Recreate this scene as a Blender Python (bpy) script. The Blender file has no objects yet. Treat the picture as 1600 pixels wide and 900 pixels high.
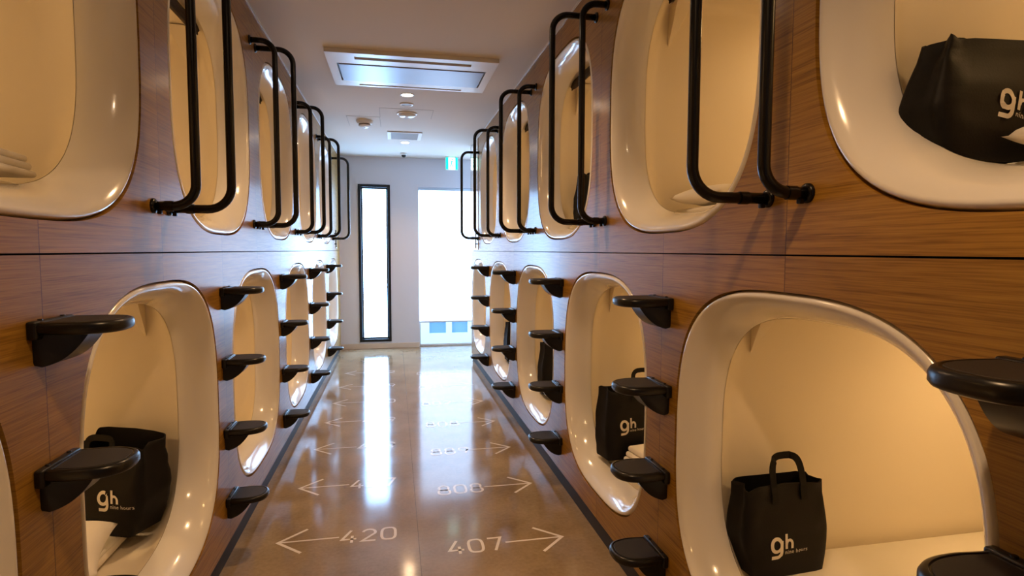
import bpy, bmesh, math, random
from mathutils import Vector, Matrix, noise
C = bpy.context.scene.collection
PI = math.pi
random.seed(7)

# ------------------------------------------------------------------ place dimensions (metres)
XL, XR = -0.6705, 0.8676          # faces of the two wood walls
ZC = 2.44                         # ceiling
ZB = 0.081                        # underside of the wood cladding
SEAM = 1.26
D = 7.548                         # far wall
YB = -1.6                         # back wall
CAPZ = {'upper': 1.821, 'lower': 0.681}
A0, B0 = 0.495, 0.489             # half width and half height of a capsule mouth
PL, PR = 1.205, 1.21              # capsule pitch

# ------------------------------------------------------------------ materials
MATS = {}
def nt(m):
    m.use_nodes = True
    return m.node_tree.nodes, m.node_tree.links
def mat(name, col, rough=0.5, metal=0.0, spec=0.5, coat=0.0, coat_rough=0.1, emit=None, strength=0.0, bump=0.0, bscale=60.0, vary=0.0):
    m = bpy.data.materials.new(name); n, l = nt(m)
    b = n['Principled BSDF']
    b.inputs['Base Color'].default_value = (*col, 1)
    b.inputs['Roughness'].default_value = rough
    b.inputs['Metallic'].default_value = metal
    b.inputs['Specular IOR Level'].default_value = spec
    b.inputs['Coat Weight'].default_value = coat
    b.inputs['Coat Roughness'].default_value = coat_rough
    if emit:
        b.inputs['Emission Color'].default_value = (*emit, 1)
        b.inputs['Emission Strength'].default_value = strength
    if bump or vary:
        tc = n.new('ShaderNodeTexCoord'); no = n.new('ShaderNodeTexNoise')
        no.inputs['Scale'].default_value = bscale; no.inputs['Detail'].default_value = 4
        l.new(tc.outputs['Object'], no.inputs['Vector'])
        if bump:
            bp = n.new('ShaderNodeBump'); bp.inputs['Strength'].default_value = bump; bp.inputs['Distance'].default_value = 0.002
            l.new(no.outputs['Fac'], bp.inputs['Height']); l.new(bp.outputs['Normal'], b.inputs['Normal'])
        if vary:
            mx = n.new('ShaderNodeMix'); mx.data_type = 'RGBA'
            mx.inputs['A'].default_value = (*[c*(1-vary) for c in col], 1); mx.inputs['B'].default_value = (*[min(1, c*(1+vary)) for c in col], 1)
            l.new(no.outputs['Fac'], mx.inputs['Factor']); l.new(mx.outputs['Result'], b.inputs['Base Color'])
    MATS[name] = m
    return m

def math_node(n, l, op, a, b=None):
    k = n.new('ShaderNodeMath'); k.operation = op
    for i, v in enumerate((a, b)):
        if v is None: continue
        if isinstance(v, (int, float)): k.inputs[i].default_value = v
        else: l.new(v, k.inputs[i])
    return k.outputs[0]

def wood(name, y0, half):
    """horizontal-grain oak veneer in boards `half` wide, hairline vertical joints counted from y0"""
    m = bpy.data.materials.new(name); n, l = nt(m); b = n['Principled BSDF']
    tc = n.new('ShaderNodeTexCoord'); sp = n.new('ShaderNodeSeparateXYZ'); l.new(tc.outputs['Object'], sp.inputs[0])
    u = math_node(n, l, 'DIVIDE', math_node(n, l, 'SUBTRACT', sp.outputs['Y'], y0), half)
    fl = math_node(n, l, 'FLOOR', u); fr = math_node(n, l, 'FRACT', u)
    edge = math_node(n, l, 'MINIMUM', fr, math_node(n, l, 'SUBTRACT', 1.0, fr))
    joint = math_node(n, l, 'LESS_THAN', edge, 0.0022)
    row = math_node(n, l, 'GREATER_THAN', sp.outputs['Z'], SEAM)
    wn = n.new('ShaderNodeTexWhiteNoise'); wn.noise_dimensions = '1D'
    l.new(math_node(n, l, 'ADD', fl, math_node(n, l, 'MULTIPLY', row, 37.3)), wn.inputs['W'])
    cb = n.new('ShaderNodeCombineXYZ')
    l.new(math_node(n, l, 'MULTIPLY', sp.outputs['Y'], 2.6), cb.inputs[0])
    l.new(math_node(n, l, 'MULTIPLY', wn.outputs['Value'], 40.0), cb.inputs[1])
    l.new(math_node(n, l, 'MULTIPLY', sp.outputs['Z'], 120.0), cb.inputs[2])
    n1 = n.new('ShaderNodeTexNoise'); n1.inputs['Scale'].default_value = 1.0; n1.inputs['Detail'].default_value = 5; n1.inputs['Roughness'].default_value = 0.62
    l.new(cb.outputs[0], n1.inputs['Vector'])
    cb2 = n.new('ShaderNodeCombineXYZ')
    l.new(math_node(n, l, 'MULTIPLY', sp.outputs['Y'], 9.0), cb2.inputs[0])
    l.new(math_node(n, l, 'MULTIPLY', wn.outputs['Value'], 90.0), cb2.inputs[1])
    l.new(math_node(n, l, 'MULTIPLY', sp.outputs['Z'], 420.0), cb2.inputs[2])
    n2 = n.new('ShaderNodeTexNoise'); n2.inputs['Scale'].default_value = 1.0; n2.inputs['Detail'].default_value = 3
    l.new(cb2.outputs[0], n2.inputs['Vector'])
    g = math_node(n, l, 'ADD', math_node(n, l, 'MULTIPLY', n1.outputs['Fac'], 0.52), math_node(n, l, 'MULTIPLY', n2.outputs['Fac'], 0.48))
    rp = n.new('ShaderNodeValToRGB'); e = rp.color_ramp.elements
    e[0].position = 0.32; e[0].color = (0.165, 0.078, 0.010, 1)
    e[1].position = 0.70; e[1].color = (0.43, 0.238, 0.036, 1)
    x = e.new(0.5); x.color = (0.32, 0.163, 0.023, 1)
    l.new(g, rp.inputs[0])
    tint = n.new('ShaderNodeMix'); tint.data_type = 'RGBA'; tint.blend_type = 'MULTIPLY'
    cr = n.new('ShaderNodeCombineXYZ')
    t = math_node(n, l, 'ADD', math_node(n, l, 'MULTIPLY', wn.outputs['Value'], 0.16), 0.9)
    for i in range(3): l.new(t, cr.inputs[i])
    tint.inputs['Factor'].default_value = 1.0
    l.new(rp.outputs[0], tint.inputs['A']); l.new(cr.outputs[0], tint.inputs['B'])
    jm = n.new('ShaderNodeMix'); jm.data_type = 'RGBA'; jm.inputs['B'].default_value = (0.05, 0.022, 0.008, 1)
    l.new(math_node(n, l, 'MULTIPLY', joint, 0.75), jm.inputs['Factor']); l.new(tint.outputs['Result'], jm.inputs['A'])
    l.new(jm.outputs['Result'], b.inputs['Base Color'])
    b.inputs['Roughness'].default_value = 0.5; b.inputs['Specular IOR Level'].default_value = 0.2
    b.inputs['Coat Weight'].default_value = 0.4; b.inputs['Coat Roughness'].default_value = 0.19
    h = math_node(n, l, 'SUBTRACT', math_node(n, l, 'MULTIPLY', g, 0.5), joint)
    bp = n.new('ShaderNodeBump'); bp.inputs['Strength'].default_value = 0.25; bp.inputs['Distance'].default_value = 0.0015
    l.new(h, bp.inputs['Height']); l.new(bp.outputs['Normal'], b.inputs['Normal'])
    MATS[name] = m
    return m

def concrete():
    m = bpy.data.materials.new('polished_concrete'); n, l = nt(m); b = n['Principled BSDF']
    tc = n.new('ShaderNodeTexCoord'); sp = n.new('ShaderNodeSeparateXYZ'); l.new(tc.outputs['Object'], sp.inputs[0])
    n1 = n.new('ShaderNodeTexNoise'); n1.inputs['Scale'].default_value = 2.6; n1.inputs['Detail'].default_value = 8; n1.inputs['Roughness'].default_value = 0.6
    n2 = n.new('ShaderNodeTexNoise'); n2.inputs['Scale'].default_value = 60; n2.inputs['Detail'].default_value = 4
    for k in (n1, n2): l.new(tc.outputs['Object'], k.inputs['Vector'])
    g = math_node(n, l, 'ADD', math_node(n, l, 'MULTIPLY', n1.outputs['Fac'], 0.75), math_node(n, l, 'MULTIPLY', n2.outputs['Fac'], 0.25))
    rp = n.new('ShaderNodeValToRGB'); e = rp.color_ramp.elements
    e[0].position = 0.33; e[0].color = (0.225, 0.155, 0.084, 1)
    e[1].position = 0.68; e[1].color = (0.40, 0.295, 0.180, 1)
    l.new(g, rp.inputs[0])
    dx = math_node(n, l, 'ABSOLUTE', math_node(n, l, 'SUBTRACT', sp.outputs['X'], 0.092))
    line = math_node(n, l, 'LESS_THAN', dx, 0.0016)
    jm = n.new('ShaderNodeMix'); jm.data_type = 'RGBA'; jm.inputs['B'].default_value = (0.09, 0.068, 0.047, 1)
    l.new(math_node(n, l, 'MULTIPLY', line, 0.6), jm.inputs['Factor']); l.new(rp.outputs[0], jm.inputs['A'])
    l.new(jm.outputs['Result'], b.inputs['Base Color'])
    mr = n.new('ShaderNodeMapRange'); mr.inputs['To Min'].default_value = 0.06; mr.inputs['To Max'].default_value = 0.17
    n3 = n.new('ShaderNodeTexNoise'); n3.inputs['Scale'].default_value = 5; n3.inputs['Detail'].default_value = 6
    l.new(tc.outputs['Object'], n3.inputs['Vector']); l.new(n3.outputs['Fac'], mr.inputs['Value'])
    l.new(mr.outputs['Result'], b.inputs['Roughness'])
    b.inputs['Specular IOR Level'].default_value = 0.5
    bp = n.new('ShaderNodeBump'); bp.inputs['Strength'].default_value = 0.05; bp.inputs['Distance'].default_value = 0.002
    l.new(n1.outputs['Fac'], bp.inputs['Height']); l.new(bp.outputs['Normal'], b.inputs['Normal'])
    MATS['polished_concrete'] = m
    return m

WOOD_L = wood('oak_veneer_west', 1.875, PL/2)
WOOD_R = wood('oak_veneer_east', 1.155, PR/2)
FLOOR = concrete()
PLASTER = mat('white_plaster', (0.72, 0.71, 0.69), 0.85, bump=0.08, bscale=120)
CEIL = mat('ceiling_paint', (0.66, 0.62, 0.57), 0.9, bump=0.06, bscale=90)
GEL = mat('gelcoat', (0.80, 0.785, 0.755), 0.16, spec=0.5, coat=0.6, coat_rough=0.06)
CABIN = mat('cabin_lining', (0.80, 0.73, 0.60), 0.5, bump=0.04, bscale=14)
BLACKM = mat('black_powder_coat', (0.004, 0.0038, 0.004), 0.26, spec=0.35)
BLACKP = mat('black_plastic', (0.006, 0.0055, 0.0055), 0.30, spec=0.4)
PADM = mat('rubber_pad', (0.017, 0.014, 0.012), 0.6, bump=0.15, bscale=500)
PLINTH = mat('plinth_black', (0.020, 0.016, 0.013), 0.6)
DARKGAP = mat('gap_black', (0.006, 0.005, 0.004), 0.9)
BAGM = mat('bag_nylon', (0.0045, 0.004, 0.004), 0.6, spec=0.22, bump=0.15, bscale=240)
STRAPM = mat('bag_strap', (0.006, 0.0055, 0.005), 0.75, spec=0.2)
INK = mat('white_print', (0.72, 0.68, 0.62), 0.6)
DECAL = mat('floor_vinyl', (0.84, 0.78, 0.71), 0.13)
LINEN = mat('white_linen', (0.82, 0.79, 0.73), 0.9, bump=0.25, bscale=30)
SHEET = mat('cotton_sheet', (0.80, 0.75, 0.67), 0.9, bump=0.2, bscale=14)
ROLLER = mat('roller_fabric', (0.030, 0.018, 0.010), 0.8)
WHITEP = mat('white_plastic', (0.74, 0.73, 0.71), 0.35)
ALU = mat('brushed_panel', (0.25, 0.24, 0.28), 0.38, metal=0.4, spec=0.4)
SLOT = mat('slot_dark', (0.025, 0.022, 0.02), 0.6)
GRILLE = mat('grille_grey', (0.36, 0.35, 0.34), 0.5)
FRAMEM = mat('window_frame_black', (0.008, 0.010, 0.014), 0.28, spec=0.5)
CHROME = mat('chrome', (0.7, 0.7, 0.72), 0.12, metal=1.0)
CABLAMP = mat('cabin_lamp_glow', (0.9, 0.8, 0.6), 0.5, emit=(1.0, 0.60, 0.245), strength=62.0)
DOWNGLOW = mat('downlight_glow', (1, 0.9, 0.8), 0.5, emit=(1.0, 0.72, 0.46), strength=60.0)
WINGLOW = mat('frosted_pane_daylight', (0.9, 0.95, 1.0), 0.3, emit=(0.33, 0.60, 1.0), strength=18.0)
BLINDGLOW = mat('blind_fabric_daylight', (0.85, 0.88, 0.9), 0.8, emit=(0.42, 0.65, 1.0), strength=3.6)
EXITW = mat('exit_white', (0.9, 0.95, 0.95), 0.4, emit=(0.85, 1.0, 0.98), strength=2.4)
EXITG = mat('exit_green', (0.0, 0.55, 0.40), 0.4, emit=(0.0, 0.85, 0.66), strength=1.3)
OUTW = mat('outside_render_white', (0.80, 0.82, 0.84), 0.8)
OUTB = mat('outside_shutter_blue', (0.20, 0.36, 0.58), 0.5)
PAVE = mat('outside_paving', (0.62, 0.63, 0.64), 0.85, bump=0.2, bscale=20)
LAM = mat('glossy_laminate', (0.70, 0.60, 0.50), 0.08, coat=0.8, coat_rough=0.03)

def glass():
    m = bpy.data.materials.new('clear_glass'); n, l = nt(m); n.remove(n['Principled BSDF'])
    t = n.new('ShaderNodeBsdfTransparent'); t.inputs[0].default_value = (0.93, 0.97, 0.98, 1)
    g = n.new('ShaderNodeBsdfGlossy'); g.inputs['Roughness'].default_value = 0.02
    f = n.new('ShaderNodeFresnel'); f.inputs['IOR'].default_value = 1.45
    mx = n.new('ShaderNodeMixShader'); l.new(f.outputs[0], mx.inputs[0]); l.new(t.outputs[0], mx.inputs[1]); l.new(g.outputs[0], mx.inputs[2])
    l.new(mx.outputs[0], n['Material Output'].inputs['Surface'])
    return m
GLASS = glass()

# ------------------------------------------------------------------ helpers
def obj(name, bm, m, parent=None, smooth=False, mesh=None):
    """links a bmesh as ONE mesh object"""
    if mesh is None:
        mesh = bpy.data.meshes.new(name); bm.normal_update(); bm.to_mesh(mesh); bm.free()
        if m: mesh.materials.append(m)
        if smooth:
            for p in mesh.polygons: p.use_smooth = True
    o = bpy.data.objects.new(name, mesh); C.objects.link(o)
    if parent: o.parent = parent
    return o
def autosmooth(o, ang=40):
    me = o.data
    for p in me.polygons: p.use_smooth = True
    try: me.set_sharp_from_angle(angle=math.radians(ang))
    except Exception: pass
    return o
def tag(o, label, cat, group=None):
    o['label'] = label; o['category'] = cat
    if group: o['group'] = group
    return o
def thing(name, label, cat, loc, rz=0, group=None):
    o = bpy.data.objects.new(name, None); C.objects.link(o)
    o.location = loc; o.rotation_euler = (0, 0, rz); o.empty_display_size = 0.05
    return tag(o, label, cat, group)
def struct(name, bm, m, parent=None):
    o = obj(name, bm, m, parent)
    if not parent: o['kind'] = 'structure'
    return o
def dup(root, loc, rz, label, group=None):
    r = root.copy(); C.objects.link(r); r.location = loc; r.rotation_euler = (0, 0, rz); r['label'] = label
    if group: r['group'] = group
    for ch in list(root.children):
        c = ch.copy(); C.objects.link(c); c.parent = r
        for g in list(ch.children):
            d = g.copy(); C.objects.link(d); d.parent = c
    return r
def box(bm, x0, x1, y0, y1, z0, z1, bev=0.0, seg=2):
    r = bmesh.ops.create_cube(bm, size=1.0)
    vs = r['verts']
    for v in vs:
        v.co = Vector(((x0+x1)/2 + v.co.x*(x1-x0), (y0+y1)/2 + v.co.y*(y1-y0), (z0+z1)/2 + v.co.z*(z1-z0)))
    if bev > 0:
        es = list({e for v in vs for e in v.link_edges})
        bmesh.ops.bevel(bm, geom=es, offset=bev, segments=seg, profile=0.5, affect='EDGES', clamp_overlap=True)
    return bm
def boxbm(*a, **k):
    return box(bmesh.new(), *a, **k)
def loft(bm, loops, close_start=False, close_end=False):
    rows = [[bm.verts.new(p) for p in lp] for lp in loops]
    n = len(rows[0])
    for a, b in zip(rows, rows[1:]):
        for i in range(n):
            j = (i+1) % n
            bm.faces.new((a[i], a[j], b[j], b[i]))
    if close_start: bm.faces.new(list(reversed(rows[0])))
    if close_end: bm.faces.new(rows[-1])
    return rows
def fix_normals(bm):
    bmesh.ops.recalc_face_normals(bm, faces=bm.faces[:]); return bm
def lathe(bm, prof, seg=28, mtx=None):
    """prof: (radius, height) pairs about z, closed at both ends when radius is 0"""
    loops = []
    for r, z in prof:
        loops.append([Vector((max(r, 1e-5)*math.cos(2*PI*i/seg), max(r, 1e-5)*math.sin(2*PI*i/seg), z)) for i in range(seg)])
    if mtx: loops = [[mtx @ p for p in lp] for lp in loops]
    loft(bm, loops, True, True); return fix_normals(bm)
def tube(bm, pts, r, seg=14):
    pts = [Vector(p) for p in pts]; loops = []
    t0 = (pts[1]-pts[0]).normalized()
    up = Vector((0, 1, 0)) if abs(t0.y) < 0.9 else Vector((0, 0, 1))
    nrm = (up - t0*up.dot(t0)).normalized()
    for i, p in enumerate(pts):
        a = pts[max(i-1, 0)]; b = pts[min(i+1, len(pts)-1)]
        t = (b-a).normalized()
        nrm = (nrm - t*nrm.dot(t)).normalized(); bi = t.cross(nrm)
        loops.append([p + nrm*r*math.cos(2*PI*k/seg) + bi*r*math.sin(2*PI*k/seg) for k in range(seg)])
    loft(bm, loops, True, True); return fix_normals(bm)
def superell(a, b, n, N=112):
    out = []
    for i in range(N):
        t = 2*PI*i/N; c, s = math.cos(t), math.sin(t)
        out.append((math.copysign(abs(c)**(2/n), c)*a, math.copysign(abs(s)**(2/n), s)*b))
    return out
def ribbon(bm, pts, w, z, closed=False, h=0.0008):
    """flat painted stroke of width w with mitred corners on the plane z"""
    P = [Vector(p) for p in pts]; n = len(P); L, R = [], []
    for i in range(n):
        if closed: a, b = P[i-1], P[(i+1) % n]
        else: a, b = P[max(i-1, 0)], P[min(i+1, n-1)]
        d1 = (P[i]-a).normalized() if (P[i]-a).length > 1e-9 else (b-P[i]).normalized()
        d2 = (b-P[i]).normalized() if (b-P[i]).length > 1e-9 else d1
        t = (d1+d2).normalized() if (d1+d2).length > 1e-6 else d1
        nm = Vector((-t.y, t.x)); k = min(1/max(0.35, abs(nm.dot(Vector((-d1.y, d1.x))))), 2.2)
        L.append(P[i]+nm*w/2*k); R.append(P[i]-nm*w/2*k)
    for zz in (z,):
        lv = [bm.verts.new((p.x, p.y, zz)) for p in L]; rv = [bm.verts.new((p.x, p.y, zz)) for p in R]
        for i in range(n if closed else n-1):
            j = (i+1) % n
            bm.faces.new((rv[i], rv[j], lv[j], lv[i]))
ORD = ['first', 'second', 'third', 'fourth', 'fifth', 'sixth', 'seventh']

# ------------------------------------------------------------------ setting: floor, ceiling, walls
struct('floor', boxbm(-3.0, 3.2, YB-0.1, D+0.16, -0.12, 0.0), FLOOR)
struct('ceiling', boxbm(-3.0, 3.2, YB-0.1, D+0.16, ZC, ZC+0.1), CEIL)
struct('wall_back', boxbm(-3.0, 3.2, YB-0.1, YB, 0, ZC), PLASTER)
struct('wall_outer_left', boxbm(-3.0, -2.9, YB, D, 0, ZC), PLASTER)
struct('wall_outer_right', boxbm(3.1, 3.2, YB, D, 0, ZC), PLASTER)

def wood_wall(name, side, X0, y_start, y_end, upper, lower, pitch, m):
    """wood cladding with a superellipse mouth per capsule, 22 mm thick; an open 4 mm seam between the rows"""
    bm = bmesh.new(); T = 0.022
    def P(d, y, z): return (X0 + side*d, y, z)
    def flat(y0, y1, z0, z1):
        for d in (0, T):
            bm.faces.new([bm.verts.new(P(d, *q)) for q in ((y0, z0), (y1, z0), (y1, z1), (y0, z1))])
        for (p, q) in (((y0, z0), (y1, z0)), ((y1, z0), (y1, z1)), ((y1, z1), (y0, z1)), ((y0, z1), (y0, z0))):
            bm.faces.new([bm.verts.new(v) for v in (P(0, *p), P(0, *q), P(T, *q), P(T, *p))])
    def cell(yc, y0, y1, z0, z1, zc):
        ell = superell(A0+0.006, B0+0.006, 3.0, 128)
        rect = []
        for (a, b) in ell:
            k = min(((y1-yc) if a > 0 else (yc-y0))/max(abs(a), 1e-9), ((z1-zc) if b > 0 else (zc-z0))/max(abs(b), 1e-9))
            rect.append([yc+a*k, zc+b*k])
        for cy, cz in ((y0, z0), (y0, z1), (y1, z0), (y1, z1)):      # snap the nearest sample to each corner
            i = min(range(128), key=lambda q: (rect[q][0]-cy)**2 + (rect[q][1]-cz)**2); rect[i] = [cy, cz]
        lp = [[P(0, *r) for r in rect], [P(0, yc+a, zc+b) for a, b in ell], [P(T, yc+a, zc+b) for a, b in ell], [P(T, *r) for r in rect]]
        loft(bm, lp)
        rr = [bm.verts.new(P(0, *r)) for r in rect]; r2 = [bm.verts.new(P(T, *r)) for r in rect]
        for i in range(128):
            j = (i+1) % 128
            bm.faces.new((rr[j], rr[i], r2[i], r2[j]))
    for centres, z0, z1, zc in ((upper, SEAM+0.002, ZC-0.006, CAPZ['upper']), (lower, ZB, SEAM-0.002, CAPZ['lower'])):
        y = y_start
        for i, yc in enumerate(centres):
            a = (centres[i-1]+yc)/2 if i else yc-pitch/2
            b = min((yc+centres[i+1])/2 if i+1 < len(centres) else yc+pitch/2, y_end)
            if a - y > 1e-4: flat(y, a, z0, z1)
            cell(yc, a, b, z0, z1, zc); y = b
        if y_end - y > 1e-4: flat(y, y_end, z0, z1)
    fix_normals(bm)
    o = struct(name, bm, m)
    b2 = boxbm(*sorted((X0+side*0.0225, X0+side*0.030)), y_start, y_end, SEAM-0.03, SEAM+0.03)  # dark backing strip added behind the open seam to keep outside light out
    struct('seam_light_stop_'+name[5:], b2, DARKGAP)
    return o
UL = [1.27+PL*i for i in range(5)];  LL = [0.67+PL*i for i in range(6)]
UR = [0.585, 1.76, 2.97, 4.18, 5.39]; LR = [1.155+PR*i for i in range(5)]
YLE, YRE = 7.46, 6.57
wood_wall('wall_left', -1, XL, YB, YLE, UL, LL, PL, WOOD_L)
wood_wall('wall_right', 1, XR, YB, YRE, UR, LR, PR, WOOD_R)
struct('trim_1', boxbm(XL-0.03, XL-0.001, YLE+0.001, D, 0, ZC), mat('end_board', (0.62, 0.50, 0.40), 0.4))
struct('trim_2', boxbm(XR+0.0235, XR+0.05, YRE-0.04, YRE, 0, ZC), PLASTER)
struct('wall_return', boxbm(XR+0.05, 3.1, YRE-0.09, YRE, 0, ZC), PLASTER)
struct('baseboard_left', boxbm(XL-0.05, XL-0.012, YB, YLE, 0, ZB+0.004), PLINTH)
struct('baseboard_right', boxbm(XR+0.012, XR+0.05, YB, YRE, 0, ZB+0.004), PLINTH)
struct('trim_ceiling_left', boxbm(XL-0.012, XL+0.006, YB, D, ZC-0.007, ZC-0.0005), WHITEP)
struct('trim_ceiling_right', boxbm(XR-0.006, XR+0.012, YB, YRE, ZC-0.007, ZC-0.0005), WHITEP)

# far wall with the narrow window and the tall blinded opening
W0, W1, WZ0, WZ1 = -0.441, -0.0445, 0.090, 2.094
O0, O1, OZ1 = 0.309, 2.75, 2.075
bm = bmesh.new(); T = 0.15
for x0, x1, z0, z1 in ((-3.0, W0, 0, ZC), (W1, O0, 0, ZC), (O1, 3.2, 0, ZC), (W0, W1, 0, WZ0), (W0, W1, WZ1, ZC), (O0, O1, OZ1, ZC)):
    box(bm, x0, x1, D, D+T, z0, z1)
struct('wall_far', bm, mat('cool_white_plaster', (0.66, 0.67, 0.75), 0.85, bump=0.08, bscale=120))
bm = bmesh.new(); box(bm, XL, O0+0.004, D-0.012, D, 0, 0.068, 0.003); struct('baseboard_far', bm, mat('baseboard_cream', (0.66, 0.56, 0.47), 0.45))

def window_frame(bm, x0, x1, z0, z1, y0, y1, w):
    box(bm, x0, x0+w, y0, y1, z0, z1, 0.002); box(bm, x1-w, x1, y0, y1, z0, z1, 0.002)
    box(bm, x0+w, x1-w, y0, y1, z0, z0+w, 0.002); box(bm, x0+w, x1-w, y0, y1, z1-w, z1, 0.002)
    return bm
w1 = bpy.data.objects.new('window_1', None); C.objects.link(w1); w1['kind'] = 'structure'; w1.location = (0, 0, 0)
obj('window_frame', window_frame(bmesh.new(), W0, W1, WZ0, WZ1, D-0.012, D+0.11, 0.034), FRAMEM, w1)
obj('window_sash', window_frame(bmesh.new(), W0+0.0345, W1-0.0345, WZ0+0.0345, WZ1-0.0345, D+0.045, D+0.085, 0.018), FRAMEM, w1)
obj('window_pane', boxbm(W0+0.050, W1-0.050, D+0.060, D+0.068, WZ0+0.050, WZ1-0.050), WINGLOW, w1)

d1 = bpy.data.objects.new('window_2', None); C.objects.link(d1); d1['kind'] = 'structure'
obj('window_frame', window_frame(bmesh.new(), O0+0.001, O1-0.001, 0.001, OZ1-0.001, D+0.10, D+0.145, 0.022), mat('white_frame', (0.75, 0.77, 0.8), 0.4), d1)
obj('window_pane', boxbm(O0+0.02, O1-0.02, D+0.118, D+0.124, 0.02, OZ1-0.02), GLASS, d1)
# roller blind hanging in the opening
t = thing('roller_blind', 'tall white roller blind glowing with daylight, drawn almost to the floor at corridor end', 'blind', (0.88, D+0.05, OZ1))
def loc_box(t, *a, **k):
    lx, ly, lz = t.location
    return boxbm(a[0]-lx, a[1]-lx, a[2]-ly, a[3]-ly, a[4]-lz, a[5]-lz, **k)
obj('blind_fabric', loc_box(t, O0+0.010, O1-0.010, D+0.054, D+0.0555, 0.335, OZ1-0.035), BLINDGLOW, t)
obj('blind_cassette', loc_box(t, O0+0.004, O1-0.004, D+0.030, D+0.085, OZ1-0.036, OZ1-0.002, bev=0.004), mat('cassette_bluegrey', (0.55, 0.64, 0.72), 0.35, metal=0.3), t)
obj('bottom_bar', loc_box(t, O0+0.010, O1-0.010, D+0.047, D+0.063, 0.317, 0.335, bev=0.003), mat('bar_grey', (0.55, 0.58, 0.62), 0.4), t)

# outside, seen under the blind
struct('ground_outside', boxbm(-4, 6, D+0.16, D+9, -0.50, -0.40), PAVE)
t = thing('garden_wall', 'low white outdoor wall with two blue panels, seen under the blind', 'outdoor wall', (1.0, D+2.2, -0.40))
bm = bmesh.new()
for x0, x1, z0, z1 in ((-3, -0.43, 0, 0.9), (-0.15, -0.05, 0, 0.9), (0.22, 3.5, 0, 0.9), (-0.43, -0.15, 0, 0.26), (-0.05, 0.22, 0, 0.26), (-0.43, -0.15, 0.46, 0.9), (-0.05, 0.22, 0.46, 0.9)):
    box(bm, x0, x1, 0, 0.15, z0, z1)
obj('wall_body', bm, OUTW, t)
for x0, x1 in ((-0.43, -0.15), (-0.05, 0.22)):
    obj('blue_panel', boxbm(x0, x1, 0.06, 0.09, 0.26, 0.46), OUTB, t)

# ------------------------------------------------------------------ capsules
def ring(a, b, n, d, N=112):
    return [Vector((d, y, z)) for y, z in superell(a, b, n, N)]
def make_capsule_meshes():
    loops = [ring(A0+0.010, B0+0.010, 3.0, 0.034), ring(A0+0.004, B0+0.004, 3.0, 0.020), ring(A0+0.001, B0+0.001, 3.0, 0.009), ring(A0-0.003, B0-0.003, 3.0, 0.0015), ring(A0-0.009, B0-0.009, 3.0, -0.001)]
    for i in range(1, 17):
        q = i/16; t = PI/2*q; k = 0.62
        o = 0.009+0.058*(k*math.sin(t)+(1-k)*q); d = -0.001+0.109*(k*(1-math.cos(t))+(1-k)*q)
        loops.append(ring(A0-o, B0-o, 3.0, d))
    loops.append(ring(A0-0.068, B0-0.068, 3.0, 0.120))
    bm = bmesh.new(); loft(bm, loops); fix_normals(bm)
    rim = bpy.data.meshes.new('rim'); bm.to_mesh(rim); bm.free(); rim.materials.append(GEL)
    cab = [ring(A0-0.0685, B0-0.0685, 3.0, 0.121), ring(A0-0.066, B0-0.066, 3.15, 0.130), ring(A0-0.055, B0-0.058, 3.7, 0.148), ring(0.448, 0.440, 6.0, 0.180), ring(0.452, 0.442, 14.0, 0.215)]
    for d in (0.245, 0.6, 1.1, 1.6, 1.9): cab.append(ring(0.453, 0.443, 24.0, d))
    cab += [ring(0.445, 0.435, 14.0, 1.96), ring(0.40, 0.39, 8.0, 1.995), ring(0.30, 0.29, 4.0, 2.005), ring(0.12, 0.12, 3.0, 2.006)]
    bm = bmesh.new(); loft(bm, cab, False, True); fix_normals(bm)
    cm = bpy.data.meshes.new('cabin'); bm.to_mesh(cm); bm.free(); cm.materials.append(CABIN)
    for me in (rim, cm):
        for p in me.polygons: p.use_smooth = True
    bm = bmesh.new(); lathe(bm, [(0, 0), (0.021, 0), (0.021, 0.62), (0, 0.62)], 16, Matrix.Translation((0.165, 0.31, 0.405)) @ Matrix.Rotation(PI/2, 4, 'X'))
    box(bm, 0.150, 0.154, -0.30, 0.30, 0.372, 0.405); rl = bpy.data.meshes.new('blind_roller'); bm.to_mesh(rl); bm.free(); rl.materials.append(ROLLER)
    bm = bmesh.new(); lathe(bm, [(0, 0), (0.075, 0), (0.085, 0.006), (0.085, 0.018), (0, 0.018)], 28, Matrix.Translation((1.0, 0, 0.4235)))
    lh = bpy.data.meshes.new('lamp_housing'); bm.to_mesh(lh); bm.free(); lh.materials.append(WHITEP)
    bm = bmesh.new(); lathe(bm, [(0, -0.006), (0.055, -0.005), (0.068, 0.0), (0, 0.0)], 28, Matrix.Translation((1.0, 0, 0.423)))
    lg = bpy.data.meshes.new('lamp_diffuser'); bm.to_mesh(lg); bm.free(); lg.materials.append(CABLAMP)
    gs = []                                       # corner gussets stiffening wall and ceiling
    for s in (-1, 1):
        bm = bmesh.new()
        a = [Vector((0.225, s*0.450, 0.425)), Vector((0.225, s*0.450, 0.27)), Vector((0.225, s*0.37, 0.435))]
        b = [Vector((0.30, s*0.451, 0.430)), Vector((0.230, s*0.451, 0.27)), Vector((0.30, s*0.37, 0.438))]
        va = [bm.verts.new(p) for p in a]; vb = [bm.verts.new(p) for p in b]
        bm.faces.new(va); bm.faces.new(list(reversed(vb)))
        for i in range(3): bm.faces.new((va[i], va[(i+1) % 3], vb[(i+1) % 3], vb[i]))
        fix_normals(bm); g = bpy.data.meshes.new('corner_gusset'); bm.to_mesh(g); bm.free(); g.materials.append(CABIN); gs.append(g)
    return dict(rim=rim, cabin=cm, blind_roller=rl, lamp_housing=lh, lamp_diffuser=lg, corner_gusset=gs)
CAPM = make_capsule_meshes()
capsule_protos = {}
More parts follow.
